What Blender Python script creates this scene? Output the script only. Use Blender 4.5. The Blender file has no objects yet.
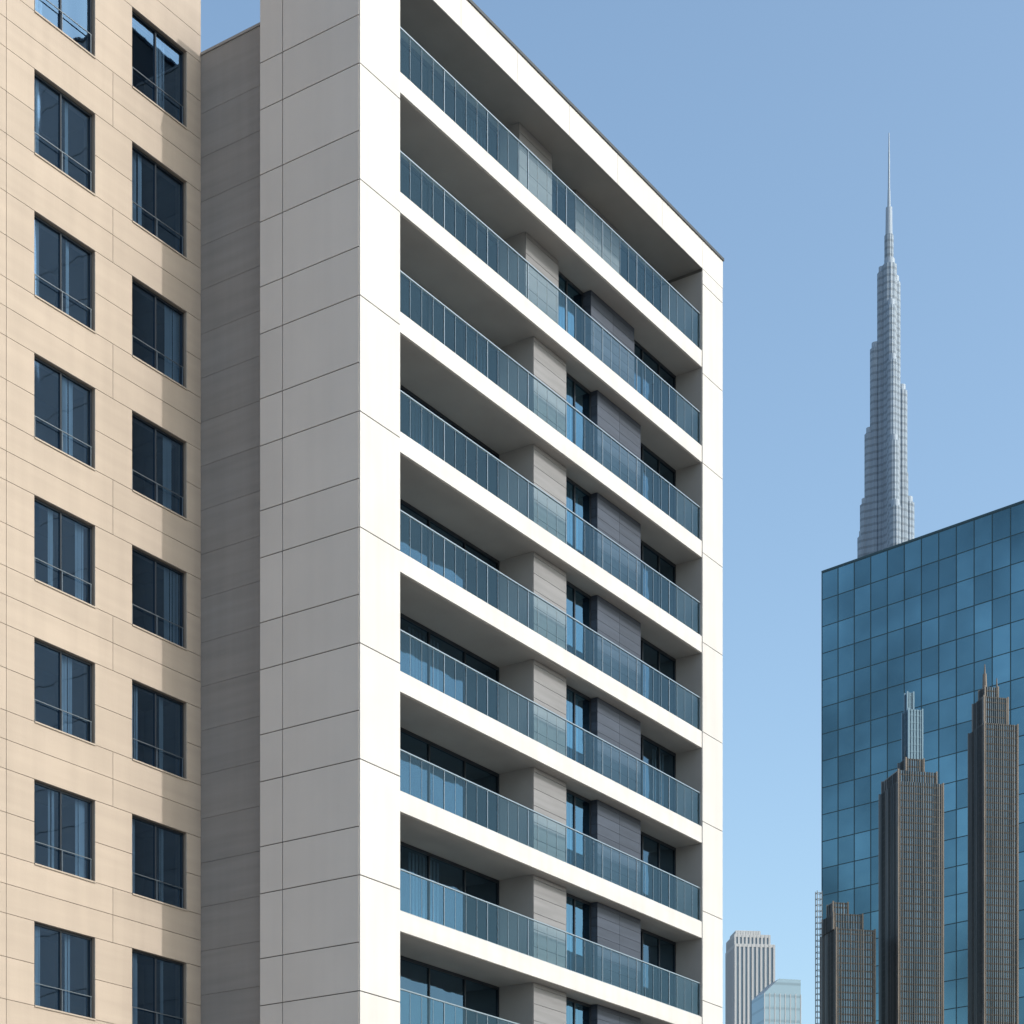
import bpy, math, random
from mathutils import Vector
random.seed(7)
sc = bpy.context.scene
COL = sc.collection
EYE = 1.7
CAM = Vector((-43.8, -34.5, EYE))
F = Vector((.83, .5577, 0)); R = Vector((.5577, -.83, 0))
FP = 2014.0

# ---------------------------------------------------------------- helpers
class MB:
    def __init__(s): s.v = []; s.f = []
    def box(s, x0, x1, y0, y1, z0, z1):
        n = len(s.v)
        s.v += [(x0,y0,z0),(x1,y0,z0),(x1,y1,z0),(x0,y1,z0),(x0,y0,z1),(x1,y0,z1),(x1,y1,z1),(x0,y1,z1)]
        s.f += [(n,n+3,n+2,n+1),(n+4,n+5,n+6,n+7),(n,n+1,n+5,n+4),(n+1,n+2,n+6,n+5),(n+2,n+3,n+7,n+6),(n+3,n,n+4,n+7)]
        return s
    def sheet(s, x0, x1, y, z0, z1):            # one glass sheet facing -Y
        n = len(s.v)
        s.v += [(x0,y,z0),(x1,y,z0),(x1,y,z1),(x0,y,z1)]; s.f.append((n,n+1,n+2,n+3)); return s
    def prism(s, pts, z0, z1, pts2=None):
        n = len(s.v); k = len(pts); pts2 = pts2 or pts
        s.v += [(p[0],p[1],z0) for p in pts] + [(p[0],p[1],z1) for p in pts2]
        s.f += [tuple(range(n+k-1, n-1, -1)), tuple(range(n+k, n+2*k))]
        for i in range(k):
            j = (i+1) % k
            s.f.append((n+i, n+j, n+k+j, n+k+i))
        return s
    def build(s, name, mat, parent=None, org=(0,0,0), tag=None):
        me = bpy.data.meshes.new(name)
        me.from_pydata([(a-org[0], b-org[1], c-org[2]) for a,b,c in s.v], [], s.f)
        me.materials.append(mat); me.update()
        o = bpy.data.objects.new(name, me); COL.objects.link(o)
        if parent: o.parent = parent
        return o

def ring(cx, cy, r, n=24, flute=0.0, r2=None):
    return [(cx + math.cos(2*math.pi*i/n)*r*(1-flute*(i % 2)), cy + math.sin(2*math.pi*i/n)*(r2 or r)*(1-flute*(i % 2))) for i in range(n)]

def empty(name, loc, label, cat, rz=0, group=None):
    o = bpy.data.objects.new(name, None); COL.objects.link(o)
    o.location = loc; o.rotation_euler = (0,0,rz)
    o['label'] = label; o['category'] = cat
    if group: o['group'] = group
    return o

# ---------------------------------------------------------------- materials
def M(name, col, rough=.7, metal=0., spec=.5, isl=0., noise=0., nscale=(1,1,1), streak=0., bump=0., bscale=20., joint=None):
    m = bpy.data.materials.new(name); m.use_nodes = True
    nt = m.node_tree; N = nt.nodes; L = nt.links
    b = N['Principled BSDF']
    b.inputs['Roughness'].default_value = rough
    b.inputs['Metallic'].default_value = metal
    b.inputs['Specular IOR Level'].default_value = spec
    geo = N.new('ShaderNodeNewGeometry')
    cur = None
    def mul(a, bb):
        q = N.new('ShaderNodeMath'); q.operation = 'MULTIPLY'
        if a is None: q.inputs[0].default_value = 1
        else: L.new(a, q.inputs[0])
        L.new(bb, q.inputs[1]); return q.outputs[0]
    def rng(sock, lo, hi, a=0., c=1.):
        r = N.new('ShaderNodeMapRange'); L.new(sock, r.inputs['Value'])
        r.inputs['From Min'].default_value = a; r.inputs['From Max'].default_value = c
        r.inputs['To Min'].default_value = lo; r.inputs['To Max'].default_value = hi
        return r.outputs[0]
    def noi(scale, det=5, s=1.0):
        mp = N.new('ShaderNodeMapping'); L.new(geo.outputs['Position'], mp.inputs['Vector'])
        mp.inputs['Scale'].default_value = scale
        n = N.new('ShaderNodeTexNoise'); n.inputs['Scale'].default_value = s; n.inputs['Detail'].default_value = det
        L.new(mp.outputs[0], n.inputs['Vector']); return n.outputs['Fac']
    if isl: cur = mul(cur, rng(geo.outputs['Random Per Island'], 1-isl, 1+isl))
    if noise: cur = mul(cur, rng(noi(nscale), 1-noise, 1+noise, .3, .7))
    if streak: cur = mul(cur, rng(noi((2.2,2.2,.12)), 1-streak, 1.0, .3, .6))
    if joint:
        sep = N.new('ShaderNodeSeparateXYZ'); L.new(geo.outputs['Position'], sep.inputs[0])
        d = N.new('ShaderNodeMath'); d.operation = 'DIVIDE'; L.new(sep.outputs['Z'], d.inputs[0]); d.inputs[1].default_value = joint[0]
        fr = N.new('ShaderNodeMath'); fr.operation = 'FRACT'; L.new(d.outputs[0], fr.inputs[0])
        g = N.new('ShaderNodeMath'); g.operation = 'GREATER_THAN'; L.new(fr.outputs[0], g.inputs[0]); g.inputs[1].default_value = joint[1]
        cur = mul(cur, rng(g.outputs[0], joint[2], 1))
    rgb = N.new('ShaderNodeRGB'); rgb.outputs[0].default_value = (*col, 1)
    if cur is None: L.new(rgb.outputs[0], b.inputs['Base Color'])
    else:
        v = N.new('ShaderNodeVectorMath'); v.operation = 'SCALE'
        L.new(rgb.outputs[0], v.inputs[0]); L.new(cur, v.inputs['Scale']); L.new(v.outputs[0], b.inputs['Base Color'])
    if bump:
        bp = N.new('ShaderNodeBump'); bp.inputs['Strength'].default_value = bump; bp.inputs['Distance'].default_value = .02
        L.new(noi((bscale,)*3), bp.inputs['Height']); L.new(bp.outputs[0], b.inputs['Normal'])
    return m

def glass(name, tint, refl=(.75,.85,.95), base=.10, wav=.15, wscale=(1.2,1.2,1.2)):
    m = bpy.data.materials.new(name); m.use_nodes = True
    nt = m.node_tree; N = nt.nodes; L = nt.links
    N.remove(N['Principled BSDF'])
    out = N['Material Output']
    t = N.new('ShaderNodeBsdfTransparent'); t.inputs[0].default_value = (*tint, 1)
    g = N.new('ShaderNodeBsdfGlossy'); g.inputs['Color'].default_value = (*refl, 1); g.inputs['Roughness'].default_value = .03
    fr = N.new('ShaderNodeFresnel'); fr.inputs['IOR'].default_value = 1.5
    ad = N.new('ShaderNodeMath'); ad.operation = 'ADD'; ad.use_clamp = True
    L.new(fr.outputs[0], ad.inputs[0]); ad.inputs[1].default_value = base
    geo = N.new('ShaderNodeNewGeometry')
    mp = N.new('ShaderNodeMapping'); L.new(geo.outputs['Position'], mp.inputs['Vector']); mp.inputs['Scale'].default_value = wscale
    n = N.new('ShaderNodeTexNoise'); n.inputs['Scale'].default_value = 1; n.inputs['Detail'].default_value = 1
    L.new(mp.outputs[0], n.inputs['Vector'])
    bp = N.new('ShaderNodeBump'); bp.inputs['Strength'].default_value = wav; bp.inputs['Distance'].default_value = .1
    L.new(n.outputs['Fac'], bp.inputs['Height']); L.new(bp.outputs[0], g.inputs['Normal'])
    mm = N.new('ShaderNodeMixShader'); L.new(ad.outputs[0], mm.inputs[0]); L.new(t.outputs[0], mm.inputs[1]); L.new(g.outputs[0], mm.inputs[2])
    L.new(mm.outputs[0], out.inputs['Surface'])
    return m

white = M('white_cladding', (.545,.528,.52), .55, isl=.03, noise=.035, nscale=(.6,.6,.6), streak=.07, bump=.05)
sidew = M('shaded_white_cladding', (.505,.468,.448), .6, isl=.03, noise=.025, nscale=(.4,.4,.6), streak=.03, bump=.08)  # white cladding darkened in colour for the shaded side face
joint = M('dark_joint', (.10,.097,.095), .9)  # dark core colour seen through the panel gaps
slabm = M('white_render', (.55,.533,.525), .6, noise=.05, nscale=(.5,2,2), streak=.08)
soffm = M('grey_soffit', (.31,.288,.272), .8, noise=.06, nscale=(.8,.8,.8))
soff_shade = M('shaded_soffit', (.22,.207,.196), .8, noise=.06, nscale=(.8,.8,.8))  # darker soffit copy, top recess shade put into the colour
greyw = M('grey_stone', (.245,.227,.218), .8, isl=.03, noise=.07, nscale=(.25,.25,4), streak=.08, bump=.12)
beige = M('beige_stone', (.395,.328,.275), .75, isl=.035, noise=.05, nscale=(.3,.3,3), streak=.07, bump=.12)
beigej = M('beige_joint', (.22,.18,.15), .9)
tile = M('light_grey_tile', (.185,.184,.195), .6, isl=.06, noise=.12, nscale=(.6,.6,7), bump=.1)
tile_shade = M('shaded_grey_tile', (.15,.15,.16), .6, isl=.06, noise=.12, nscale=(.6,.6,7), bump=.1)  # darker copy of the tile, upper-floor shade put into its colour
slate = M('slate_tile', (.046,.056,.080), .5, spec=.3, isl=.14, noise=.15, nscale=(.6,.6,7), bump=.1)
render_ = M('grey_render', (.27,.257,.252), .8, noise=.05)
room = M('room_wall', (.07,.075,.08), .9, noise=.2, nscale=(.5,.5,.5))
frame = M('dark_frame', (.03,.038,.05), .4, metal=.5)
steel = M('rail_steel', (.34,.39,.43), .35, metal=.8)
railm = M('window_rail', (.16,.19,.22), .4, metal=.7)
coping = M('coping_metal', (.06,.065,.07), .5, metal=.4)
curt = M('curtain', (.42,.46,.50), .9, noise=.35, nscale=(4,4,.1))
sillm = M('sill_stone', (.35,.295,.25), .7)
gl_win = glass('window_glass', (.46,.60,.73), (.37,.60,.88), base=.28, wav=.07, wscale=(1.6,1.6,.35))
gl_dark = glass('bay_glass', (.35,.47,.57), (.38,.62,.82), base=.14, wav=.1)
gl_door = glass('door_glass', (.25,.45,.58), (.32,.58,.76), base=.30, wav=.1)
gl_rail = glass('railing_glass', (.72,.86,.90), (.46,.72,.86), base=.01, wav=.04)

# ---------------------------------------------------------------- setting
g = MB(); g.v = [(-6000,-6000,0),(6000,-6000,0),(6000,6000,0),(-6000,6000,0)]; g.f = [(0,1,2,3)]
o = g.build('ground', M('sandy_ground', (.31,.28,.245), .95, noise=.2, nscale=(.05,.05,.05))); o['kind'] = 'structure'
g = MB().box(-60, 60, -22, -9, .004, .008)
o = g.build('road', M('asphalt', (.055,.055,.058), .85, noise=.2, nscale=(3,3,3))); o['kind'] = 'structure'
g = MB().box(-60, 60, -8.7, 30, .004, .13)
o = g.build('pavement', M('pavement_stone', (.36,.34,.31), .85, noise=.12, nscale=(1,1,1))); o['kind'] = 'structure'
g = MB().box(-60, 60, -9, -8.704, .004, .15)
o = g.build('kerb', M('kerb_stone', (.42,.41,.39), .85, noise=.1)); o['kind'] = 'structure'

def panels(mb, xs, zs, y0, y1, gap=.014):
    for i in range(len(xs)-1):
        for j in range(len(zs)-1):
            mb.box(xs[i]+gap, xs[i+1]-gap, y0, y1, zs[j]+gap, zs[j+1]-gap)
def panels_x(mb, ys, zs, x0, x1, gap=.014):
    for i in range(len(ys)-1):
        for j in range(len(zs)-1):
            mb.box(x0, x1, ys[i]+gap, ys[i+1]-gap, zs[j]+gap, zs[j+1]-gap)

# ---------------------------------------------------------------- white balcony building
W = empty('apartment_building', (0,0,0), 'white framed apartment block with long glass railed balconies and a shaded white side wall', 'building')
TOP = 42.38+EYE; XL, XR, XE = 1.83, 19.7, 21.24
BH = 1.0
PIT = 3.2
zj0 = (1427-875)/FP*55.6 + EYE
lv = sorted([zj0 + PIT*k for k in range(-5, 10) if .8 < zj0+PIT*k < TOP-.6])
zs = [.13]+lv+[TOP]
zs2 = []
for a, b_ in zip(zs[:-1], zs[1:]): zs2 += [a, a+.42*(b_-a)]
zs2.append(TOP)
c = MB().box(0, XL-.03, 0, 3.6, 0, TOP-.02).build('corner_column', joint, W)
p = MB(); panels(p, [-.03, XL], zs, -.03, 0, .016); p.build('front_cladding', white, c)
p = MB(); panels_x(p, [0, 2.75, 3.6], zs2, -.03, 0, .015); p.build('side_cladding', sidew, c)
p = MB().box(XL-.03, XL, 0, 3.6, 0, TOP-BH-.1); p.build('inner_lining', render_, c)
c = MB().box(XR+.03, XE-.03, 0, 3.6, 0, TOP-.02).build('frame_column', joint, W)
p = MB(); panels(p, [XR, XE], zs[:-1]+[TOP-BH], -.03, 0, .014); p.build('front_cladding', white, c)
p = MB().box(XR, XR+.03, 0, 3.6, 0, TOP-BH-.1); p.build('inner_lining', render_, c)
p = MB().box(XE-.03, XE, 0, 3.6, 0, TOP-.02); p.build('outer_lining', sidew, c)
c = MB().box(XL-.03+.001, XR+.029, 0, 3.55, TOP-BH+.02, TOP-.02).build('roof_beam', soff_shade, W)
p = MB(); panels(p, [XL, 4.8, 7.8, 10.8, 13.8, 16.8, XR], [TOP-BH, TOP], -.03, 0, .006); p.box(XR+.006, XE, -.03, 0, TOP-BH+.005, TOP)
p.build('beam_cladding', white, c)
MB().box(-.07, XE+.04, -.07, 3.65, TOP+.003, TOP+.10).build('roof_coping', coping, W)
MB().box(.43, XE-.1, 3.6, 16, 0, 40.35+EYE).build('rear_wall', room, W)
p = MB()
zz = [.13+1.3*i for i in range(32)]+[40.45+EYE]
ysx = [3.6, 9.6, 16]
panels_x(p, ysx, zz, .40, .43, .005)
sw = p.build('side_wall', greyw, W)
MB().box(.37, XE-.05, 3.62, 16.05, 40.455+EYE, 40.53+EYE).build('rear_coping', render_, W)
MB().box(XL+.002, XR-.002, .05, 3.55, 0, 10.45+EYE).build('podium_wall', render_, W)

ST = 38.45+EYE; TH = .60
PX0, PX1 = 9.36, 11.3
SX0, SX1 = 13.3, 16.15
def make_floor(zt, ceil, k):
    H = ceil-zt
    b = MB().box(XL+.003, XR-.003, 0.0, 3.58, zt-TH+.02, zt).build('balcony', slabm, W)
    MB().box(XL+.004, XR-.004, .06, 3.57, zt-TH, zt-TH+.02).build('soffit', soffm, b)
    r = MB(); RH_ = 1.34 if k == 0 else 1.22
    r.box(XL+.01, XR-.01, .045, .105, zt+RH_-.035, zt+RH_)
    r.box(XL+.01, XR-.01, .055, .095, zt+.003, zt+.04)
    nP = 8; pw = (XR-XL-.04)/nP
    for i in range(nP+1):
        x = XL+.02+i*pw; r.box(x-.012, x+.012, .055, .09, zt+.04, zt+RH_-.035)
    for i in range(nP*4):
        if i % 4:
            x = XL+.02+i*pw/4; r.box(x-.005, x+.005, .055, .064, zt+.04, zt+RH_-.035)
    r.build('railing_frame', steel, b)
    for i in range(nP):
        x = XL+.02+i*pw
        MB().sheet(x+.015, x+pw-.015, .075, zt+.045, zt+RH_-.04).build('glass_panel', gl_rail, b)
    yp = (.95, .7)[k] if k < 2 else .4
    c = MB().box(PX0, PX1, yp+.03, 3.56, zt+.003, ceil-.003).build('pier', render_, W)
    p = MB(); hh = [zt+.003+.53*i for i in range(int((H-.1)/.53)+1)]+[ceil-.004]
    panels(p, [PX0, PX1], hh, yp, yp+.028, .007); p.build('tile_facing', tile_shade if k < 2 else tile, c)
    ys = (1.3, .7)[k] if k < 2 else .45
    c = MB().box(SX0+.03, SX1, ys+.03, 1.75, zt+.003, ceil-.003).build('slate_wall', joint, W)
    p = MB(); hh = [zt+.003+.33*i for i in range(int((H-.1)/.33)+1)]+[ceil-.004]
    panels(p, [SX0, (SX0+SX1)/2, SX1], hh, ys, ys+.028, .005); panels_x(p, [ys+.03,1.75], hh, SX0, SX0+.028, .005); p.build('tile_facing', tile_shade if k == 0 else slate, c)
    def win(name, x0, x1, y, n, gm, cur=()):
        f = MB(); t = .06
        f.box(x0, x1, y, y+.1, zt+.005, zt+.005+t); f.box(x0, x1, y, y+.1, ceil-.1, ceil-.005)
        w = (x1-x0)/n
        for i in range(n+1):
            x = min(max(x0+i*w-t/2, x0), x1-t); f.box(x, x+t, y+.003, y+.097, zt+.005+t, ceil-.1)
        f = f.build(name, frame, W)
        for i in range(n):
            MB().sheet(x0+i*w+.03, x0+(i+1)*w-.03, y+.04, zt+.05, ceil-.09).build('pane', gm, f)
        for (a, bb) in cur:
            cb = MB(); q = 0; x = a
            while x < bb:
                cb.box(x, x+.09, y+.35+.05*(q % 2), y+.37+.05*(q % 2), zt+.02, ceil-.05); x += .09; q += 1
            cb.build('curtain', curt, f)
    cs = random.choice([((XL+.3, XL+2.2),), ((5,6.6),), ((XL+.3,XL+1.1),(7.9,9.2)), ()])
    win('window', XL+.01, PX0-.01, 1.7, 4, gl_dark, cs)
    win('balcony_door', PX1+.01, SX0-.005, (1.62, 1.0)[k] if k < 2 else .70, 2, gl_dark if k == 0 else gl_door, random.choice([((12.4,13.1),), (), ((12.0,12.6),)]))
    win('window', SX1+.01, XR-.01, 1.62 if k == 0 else 1.05, 3, gl_dark, random.choice([(), ((18.6,19.5),)]))
for k in range(9):
    zt = ST-3.4*k
    ceil = (TOP-BH+.02) if k == 0 else ST-3.4*(k-1)-TH
    make_floor(zt, ceil, k)

# ---------------------------------------------------------------- beige building
YB = 6.25
B = empty('beige_building', (-5,YB,0), 'beige stone clad block with punched dark windows at the left', 'building')
bo = (-5,YB,0)
BT = 46.6
rows = [25.0+EYE+3.81*k for k in range(-4,5)]
colsX = [-9.80, -6.12, -2.45]; WW = 2.24; WH = 2.27
zsb = [.13, rows[0]-WH-.78, rows[0]-WH-3.81, rows[0]-WH-2.69, rows[-1]+2.4, BT]
for t in rows: zsb += [t-WH, t-WH+1.12, t, t+.78]
zsb = sorted(set(round(q,3) for q in zsb if q <= BT))
zsb = [q for i,q in enumerate(zsb) if i == 0 or q-zsb[i-1] > .1]
p = MB(); g_ = .008
for j in range(len(zsb)-1):
    a, b_ = zsb[j], zsb[j+1]; mid = .5*(a+b_)
    if any(t-WH < mid < t for t in rows):
        segs = [(-11.5,colsX[0],0,0)]
        segs += [(colsX[0]+WW, -7.1, 0, 1), (-7.1, colsX[1], 1, 0), (colsX[1]+WW, colsX[2], 0, 0), (colsX[2]+WW, .395, 0, 1)]
    else: segs = [(-11.5,-7.1,1,1), (-7.1,-3.2,1,1), (-3.2,.395,1,1)]
    for (x0,x1,l,r) in segs: p.box(x0+l*g_, x1-r*g_, YB, YB+.04, a+g_, b_-g_)
core = MB()
ex = [-11.5]+[q for a in colsX for q in (a, a+WW)]+[.395]
for i in range(0, len(ex), 2): core.box(ex[i], ex[i+1], YB+.041, YB+.45, 0, BT)
zc = [0]+[q for t in rows for q in (t-WH, t)]+[BT]
for a in colsX:
    for i in range(0, len(zc), 2): core.box(a, a+WW, YB+.042, YB+.45, zc[i], zc[i+1])
wall = core.build('wall', beigej, B, bo)
p.build('stone_cladding', beige, wall, bo)
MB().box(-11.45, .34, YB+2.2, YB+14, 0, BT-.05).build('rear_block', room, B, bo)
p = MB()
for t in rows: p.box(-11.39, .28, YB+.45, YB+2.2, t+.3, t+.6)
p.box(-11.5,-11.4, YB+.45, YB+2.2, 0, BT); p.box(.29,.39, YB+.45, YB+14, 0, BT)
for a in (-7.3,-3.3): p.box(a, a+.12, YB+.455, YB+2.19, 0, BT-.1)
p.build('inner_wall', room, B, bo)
MB().box(-11.6, .45, YB-.05, YB+14, BT+.003, BT+.15).build('roof_coping', sillm, B, bo)
for ci, a in enumerate(colsX):
    for t in rows:
        f = MB(); y = YB+.12; th = .06; z0 = t-WH
        f.box(a+.003, a+WW-.003, y, y+.08, z0+.003, z0+th); f.box(a+.003, a+WW-.003, y, y+.08, t-th, t-.003)
        f.box(a+.003, a+th, y+.002, y+.078, z0+th, t-th); f.box(a+WW-th, a+WW-.003, y+.002, y+.078, z0+th, t-th)
        mx = a+WW*.47
        f.box(mx, mx+.05, y+.002, y+.078, z0+th, t-th)
        f = f.build('window', frame, B, bo)
        for (u0, u1) in ((a+th-.01, mx+.01), (mx+.04, a+WW-th+.01)):
            MB().sheet(u0, u1, y+.04, z0+th-.01, t-th+.01).build('pane', gl_win, f, bo)
        q = MB(); q.box(a+.06, a+WW-.06, y-.05, y-.025, z0+.62, z0+.64)
        for u in (a+.08, mx+.02, a+WW-.1): q.box(u, u+.02, y-.048, y-.028, z0+.02, z0+.62)
        q.build('guard_rail', railm, f, bo)
        MB().box(a+.004, a+WW-.004, YB-.03, y-.003, z0-.03, z0+.012).build('sill', sillm, f, bo)
        if random.random() < .85:
            for c0, c1 in random.choice([[(.55,.72)],[(.7,.95)],[(.08,.18),(.62,.67)],[(.68,.80)],[(.1,.25)],[(.33,.40),(.78,.92)]]):
                q = MB(); x = a+c0*WW; k = 0
                while x < a+c1*WW:
                    ww = random.uniform(.04,.12); dd = random.uniform(0,.07)
                    q.box(x, x+ww, y+.12+dd, y+.13+dd, z0, t); x += ww*random.uniform(.95,1.15); k += 1
                q.build('curtain', curt, f, bo)

# ---------------------------------------------------------------- blue glass tower
def at(px, depth): 
    v = CAM + F*depth + R*((px-512)/FP*depth); return Vector((v.x, v.y, 0))
def zat(py, depth): return (1427-py)/FP*depth + EYE
P0 = at(822, 450)
G = empty('glass_office_tower', P0, 'blue mirrored glass office block with a square grid of panes at the right', 'building', math.atan2(-.9865,-.1647))
GH = zat(571,450); CW, RH = 4.27, 6.0; NC = 20
NR = int(GH//RH)
body = MB().box(.1, NC*CW, .1, 42, 0, GH-.4).build('tower_core', frame, G)
def mirror(name, col):
    m = bpy.data.materials.new(name); m.use_nodes = True
    nt = m.node_tree; N = nt.nodes; L = nt.links; b = N['Principled BSDF']
    b.inputs['Metallic'].default_value = .85; b.inputs['Roughness'].default_value = .1
    geo = N.new('ShaderNodeNewGeometry'); oi = N.new('ShaderNodeObjectInfo')
    ad = N.new('ShaderNodeMath'); ad.operation = 'ADD'; L.new(oi.outputs['Random'], ad.inputs[0]); L.new(geo.outputs['Random Per Island'], ad.inputs[1])
    fr = N.new('ShaderNodeMath'); fr.operation = 'FRACT'; L.new(ad.outputs[0], fr.inputs[0])
    n2 = N.new('ShaderNodeTexNoise'); n2.inputs['Scale'].default_value = .024; n2.inputs['Detail'].default_value = 4; L.new(geo.outputs['Position'], n2.inputs['Vector'])
    mr = N.new('ShaderNodeMapRange'); L.new(fr.outputs[0], mr.inputs['Value']); mr.inputs['To Min'].default_value = .80; mr.inputs['To Max'].default_value = 1.18
    m2 = N.new('ShaderNodeMapRange'); L.new(n2.outputs['Fac'], m2.inputs['Value']); m2.inputs['From Min'].default_value = .38; m2.inputs['From Max'].default_value = .65; m2.inputs['To Min'].default_value = .70; m2.inputs['To Max'].default_value = 1.5  # broad noise puts uneven reflections into the pane colour
    mu = N.new('ShaderNodeMath'); mu.operation = 'MULTIPLY'; L.new(mr.outputs[0], mu.inputs[0]); L.new(m2.outputs[0], mu.inputs[1])
    s = N.new('ShaderNodeVectorMath'); s.operation = 'SCALE'; s.inputs[0].default_value = col; L.new(mu.outputs[0], s.inputs['Scale'])
    L.new(s.outputs[0], b.inputs['Base Color'])
    n = N.new('ShaderNodeTexNoise'); n.inputs['Scale'].default_value = .12; L.new(geo.outputs['Position'], n.inputs['Vector'])
    bp = N.new('ShaderNodeBump'); bp.inputs['Strength'].default_value = .25; bp.inputs['Distance'].default_value = .4
    L.new(n.outputs['Fac'], bp.inputs['Height']); L.new(bp.outputs[0], b.inputs['Normal'])
    return m
mir = mirror('mirror_glass', (.11,.20,.235))
pane_me = None; rest = MB()
for i in range(NC):
    for j in range(NR+1):
        z1 = GH-.5-j*RH; z0 = max(z1-RH, 0)
        if z1 < 1: continue
        if 4 <= i < 12 and j < 12:
            if pane_me is None:
                ob = MB().box(.11, CW-.11, 0, .06, -RH+.11, -.11).build('window_pane', mir, G); pane_me = ob
            else:
                ob = pane_me.copy(); COL.objects.link(ob); ob.parent = G
            ob.location = (i*CW, 0, z1)
            ob.rotation_euler = (random.uniform(-.004,.004), 0, random.uniform(-.006,.006))
        else: rest.box(i*CW+.11, (i+1)*CW-.11, 0, .06, z0+.11, z1-.11)
s_ = rest.build('window_pane', mir, G); s_['kind'] = 'stuff'
side = MB()
for i in range(9):
    for j in range(NR): side.box(0, .06, .3+i*4.6, .3+(i+1)*4.6-.2, GH-.5-(j+1)*RH+.12, GH-.5-j*RH-.12)
s_ = side.build('side_pane', mir, G); s_['kind'] = 'stuff'
mg = MB()
mull = M('mullion', (.035,.07,.085), .5, metal=.3)
for i in range(NC+1): mg.box(i*CW-.10, i*CW+.10, -.06, .09, 0, GH-.5)
for j in range(NR+1): mg.box(0, NC*CW, -.04, .09, GH-.5-j*RH-.09, GH-.5-j*RH+.09)
mg.build('mullion_grid', mull, G)
MB().box(-.1, NC*CW+.1, -.1, 42.1, GH-.4, GH).build('roof_parapet', mull, G)

# ---------------------------------------------------------------- tall stepped skyscraper with spire
TD = 1289.; TP = at(889, TD); u = TD/FP
T = empty('spire_skyscraper', TP, 'extremely tall stepped grey skyscraper tapering to a needle spire on the skyline', 'skyscraper', -math.atan2(.83,.5577))
tm = M('hazed_steel_glass_skin', (.225,.28,.35), .6, metal=.1, spec=.3, isl=0, noise=.13, nscale=(.3,.3,.02), joint=(4.6,.35,.70))  # distance haze mixed into the pale bluish base colour
tm2 = M('hazed_spire_steel', (.27,.33,.41), .6, metal=.1)  # same haze tint in the spire colour
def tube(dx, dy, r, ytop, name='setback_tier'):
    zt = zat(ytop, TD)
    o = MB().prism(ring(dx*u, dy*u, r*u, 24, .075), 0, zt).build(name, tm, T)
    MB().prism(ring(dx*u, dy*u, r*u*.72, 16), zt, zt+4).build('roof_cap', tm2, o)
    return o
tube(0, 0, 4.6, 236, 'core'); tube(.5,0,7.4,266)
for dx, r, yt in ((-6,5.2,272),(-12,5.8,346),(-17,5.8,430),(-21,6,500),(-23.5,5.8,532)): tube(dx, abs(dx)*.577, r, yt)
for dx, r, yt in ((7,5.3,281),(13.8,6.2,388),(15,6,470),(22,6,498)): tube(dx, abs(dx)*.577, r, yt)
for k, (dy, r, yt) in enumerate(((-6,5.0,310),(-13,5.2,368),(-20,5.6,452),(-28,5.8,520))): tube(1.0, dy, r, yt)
s = MB(); z0 = zat(236,TD)
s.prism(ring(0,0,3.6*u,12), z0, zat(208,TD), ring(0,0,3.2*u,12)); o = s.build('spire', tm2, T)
s = MB(); s.prism(ring(0,0,1.7*u,10), zat(208,TD), zat(190,TD), ring(0,0,1.3*u,10)); s.prism(ring(0,0,1.15*u,8), zat(190,TD), zat(152,TD), ring(0,0,.85*u,8)); s.prism(ring(0,0,.75*u,8), zat(152,TD), zat(133,TD), ring(0,0,.45*u,8))
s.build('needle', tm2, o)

# ---------------------------------------------------------------- dark spired towers: solid stand-ins for reflections in the glass block
br = M('dark_stone', (.032,.031,.032), .4, isl=.3, noise=.3, nscale=(.5,.5,.15))
brl = M('brown_fin', (.050,.045,.042), .35, isl=.8, noise=.5, nscale=(.5,.5,.06))
edge = M('lit_brown_edge', (.11,.088,.072), .5, noise=.3, nscale=(.5,.5,.3))  # lighter brown imitates lit corner edges; two pinnacles share it
brg = M('dark_glass', (.06,.09,.115), .1, metal=.85, noise=.6, nscale=(.8,.8,.04))
pale = M('pale_metal', (.12,.18,.225), .3, metal=.6)
def tier(root, cx, w, z0, z1, nf, name='tower_tier', mats=None):
    h = w/2; m1, m2, m3 = mats or (brg, brl, br)
    o = MB().box(cx-h+.15, cx+h-.15, -h+.15, h-.15, z0, z1-.01).build(name, m1, root)
    p = MB(); st = w/nf
    for i in range(1, nf):
        wd = random.choice([.04,.06,.10])
        x = cx-h+i*st; a, b_ = x-wd, x+wd
        p.box(a, b_, -h-.03, -h+.2, z0, z1); p.box(a, b_, h-.2, h+.03, z0, z1)
        y = -h+i*st; a, b_ = y-wd, y+wd
        p.box(cx-h-.03, cx-h+.2, a, b_, z0, z1); p.box(cx+h-.2, cx+h+.03, a, b_, z0, z1)
    em = edge if mats is None else m2
    p.build('vertical_fins', m2, o)
    for sx in (-1,1):
        for sy in (-1,1):
            MB().box(min(cx+sx*h, cx+sx*(h-.2))-.04, max(cx+sx*h, cx+sx*(h-.2))+.04, min(sy*h, sy*(h-.2))-.04, max(sy*h, sy*(h-.2))+.04, z0, z1+.2).build('corner_trim', em, o)
    p = MB(); z = z0 if z0 > 1 else 60.
    while z < z1-1:
        z += 1.35; p.box(cx-h+.10, cx+h-.10, -h+.10, h-.10, min(z,z1-.3), min(z+.3, z1-.02))
    if p.v: p.build('floor_bands', m3, o)
    return o
D = 375.; ud = D/FP
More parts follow.
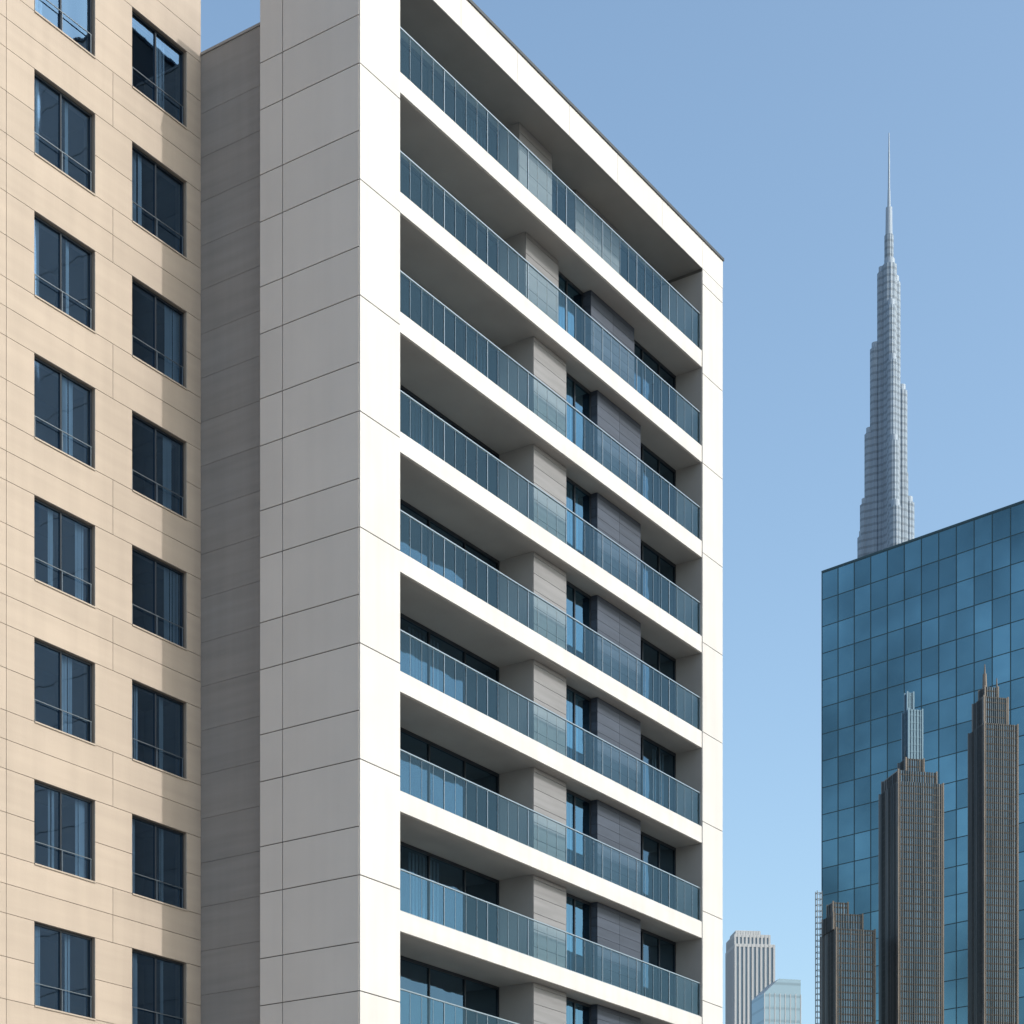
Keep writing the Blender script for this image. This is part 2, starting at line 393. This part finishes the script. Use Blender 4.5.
def tower(px, label, tiers, spires, rz=-.8):
    root = empty('reflected_tower', at(px, D), label, 'tower', rz)
    prev = 0
    for (dx, wpx, ytop, nf) in tiers:
        z1 = zat(ytop, D); tier(root, dx*ud, wpx*ud/1.2, prev, z1, nf); prev = z1
    for (dx, dy, wpx, ya, yb, mat) in spires:
        z0, z1 = zat(ya, D), zat(yb, D); r = wpx*ud/2
        MB().prism(ring(dx*ud, dy*ud, r, 8), z0, z0+(z1-z0)*.6, ring(dx*ud, dy*ud, r*.8, 8)).prism(ring(dx*ud, dy*ud, r*.45, 8), z0+(z1-z0)*.6, z1, ring(dx*ud, dy*ud, .08, 8)).build('spire', mat, root)
    return root
rzT = -math.atan2(.83,.5577)+.22
t2 = tower(911, 'solid stand-in for a reflected dark tower with pale pinnacle, middle of three before glass block',
      [(0,58,790,20),(-2,50,778,16),(0,24,762,8)], [(-6,0,3,762,745,brl),(8,0,3,762,752,brl)], rzT)
tier(t2, 1.5*ud, 19*ud/1.2, zat(762,D), zat(712,D), 5, 'glazed_pinnacle', (pale,pale,pale))
tier(t2, -2*ud, 9*ud/1.2, zat(712,D), zat(694,D), 3, 'glazed_pinnacle', (pale,pale,pale))
tower(993, 'solid stand-in for a reflected dark tower with two thin pinnacles, rightmost before the glass block',
      [(0,44,730,16),(-3,32,702,12),(-5,18,690,6)], [(-9,0,5,690,665,edge),(4,0,4,702,678,edge)], rzT)
t1 = tower(846, 'stand-in for a reflected short dark tower with stepped top and lattice mast, glass block corner',
      [(2,50,934,16),(-4,38,918,12),(-9,20,905,6)], [], rzT)
lm = MB(); cx = -29*ud; zt = zat(893, D); zz = 60.
for (a, b_) in ((-.45,-.45),(.45,-.45),(.45,.45),(-.45,.45)): lm.box(cx+a-.06, cx+a+.06, b_-.06, b_+.06, 0, zt)
while zz < zt:
    lm.box(cx-.45, cx+.45, -.5, -.42, zz, zz+.1); lm.box(cx-.45, cx+.45, .42, .5, zz, zz+.1); lm.box(cx-.5, cx-.42, -.45, .45, zz, zz+.1); lm.box(cx+.42, cx+.5, -.45, .45, zz, zz+.1); zz += 1.1
lm.build('lattice_mast', M('mast_steel', (.12,.13,.14), .5, metal=.4), t1)

# ---------------------------------------------------------------- far small towers
D2 = 900.; u2 = D2/FP
fw = M('far_white', (.40,.41,.43), .7, isl=.05); fg = M('far_glass', (.13,.18,.23), .3, metal=.2)
A = empty('striped_tower', at(750, D2), 'distant white and grey striped tower with stepped roof beyond the white apartment block', 'tower', rzT-.1)
prev = 0
for k, (dx, wp, yt) in enumerate(((0,45,950),(-2,40,940),(-5,27,935))):
    zt = zat(yt, D2); h = wp*u2/2/1.15
    o = MB().box(dx*u2-h, dx*u2+h, -h, h, prev, zt).build('tower_tier', fg, A)
    p = MB(); n = 9
    for i in range(n+1):
        x = dx*u2-h+i*2*h/n
        p.box(x-.45, x+.45, -h-.4, -h, prev, zt+.3); 
        y = -h+i*2*h/n
        p.box(dx*u2-h-.4, dx*u2-h, y-.45, y+.45, prev, zt+.3)
    p.box(dx*u2-h-.3, dx*u2+h+.3, -h-.3, h+.3, zt-.8, zt+.5)
    p.build('vertical_fins', fw, o); prev = zt
D3 = 820.; u3 = D3/FP
A = empty('pale_glass_block', at(776, D3), 'distant low pale blue glass block with slanted roof before the striped tower', 'building', rzT)
h = 19*u3; zt = zat(983, D3)
pg = M('pale_blue_glass', (.22,.30,.36), .25, metal=.5, joint=(5,.2,.75))
MB().prism([(-h,-h),(h,-h),(h,h),(-h,h)], 0, zt-6).build('glass_body', pg, A)
m_ = MB()
m_.v += [(-h,-h,zt-6),(h,-h,zt-6),(h,h,zt-6),(-h,h,zt-6),(-h*.2,-h,zt),(h,-h,zt),(h,h,zt),(-h*.2,h,zt)]
m_.f += [(0,3,2,1),(4,5,6,7),(0,1,5,4),(1,2,6,5),(2,3,7,6),(3,0,4,7)]
m_.build('slanted_roof', pg, A)
m_ = MB()
for i in range(8):
    x = -h+i*2*h/7; m_.box(x-.15, x+.15, -h-.15, -h, 0, zt-6)
m_.build('mullions', fw, A)

# ---------------------------------------------------------------- unseen block added to give the windows something to reflect
O = empty('reflection_block', (76,-80,0), 'added unseen grey block with uneven vertical bays for windows to reflect', 'building')
x = -17; k = 0
oa = M('reflection_block_grey', (.42,.42,.42), .8, noise=.1)
while x < 16:
    w_ = random.uniform(1.0, 3.4)
    if k % 2 == 0:
        MB().box(x, x+w_*.7, -5+random.uniform(0,1), 5+random.uniform(0,1), 0, random.choice([36,44,56,70,90])).build('reflection_bay', oa, O)
    x += w_; k += 1
MB().box(-17, 16, -4.5, 4.5, 0, 14).build('base_block', oa, O)

# ---------------------------------------------------------------- light, world, camera
el = math.radians(38); az = math.radians(11)
sv = Vector((math.sin(az)*math.cos(el), -math.cos(az)*math.cos(el), math.sin(el)))
sd = bpy.data.lights.new('sun', 'SUN'); sd.energy = 2.5; sd.angle = math.radians(.5); sd.color = (1,.945,.885)
so = bpy.data.objects.new('sun', sd); COL.objects.link(so); so.location = (0,-30,80)
so.rotation_euler = sv.to_track_quat('Z','Y').to_euler()
w = bpy.data.worlds.new('World'); sc.world = w; w.use_nodes = True
nt = w.node_tree; sk = nt.nodes.new('ShaderNodeTexSky'); sk.sky_type = 'NISHITA'; sk.sun_disc = False
sk.sun_elevation = el; sk.sun_rotation = math.atan2(sv.x, sv.y); sk.dust_density = 3.2; sk.air_density = 1.0; sk.ozone_density = 1.5
bg = nt.nodes['Background']
vm = nt.nodes.new('ShaderNodeVectorMath'); vm.operation = 'MULTIPLY'; vm.inputs[1].default_value = (1.66,1.80,1.70)
nt.links.new(sk.outputs[0], vm.inputs[0]); nt.links.new(vm.outputs[0], bg.inputs['Color']); bg.inputs['Strength'].default_value = .15
cd = bpy.data.cameras.new('camera'); co = bpy.data.objects.new('camera', cd); COL.objects.link(co)
co.location = CAM; co.rotation_euler = (math.radians(90), 0, -math.atan2(F.x, F.y))
cd.sensor_width = 36; cd.lens = 36*FP/1024; cd.shift_y = (1427-512)/1024; cd.clip_end = 20000; cd.clip_start = .5
sc.camera = co
sc.view_settings.view_transform = 'Standard'; sc.view_settings.look = 'None'; sc.view_settings.exposure = 0
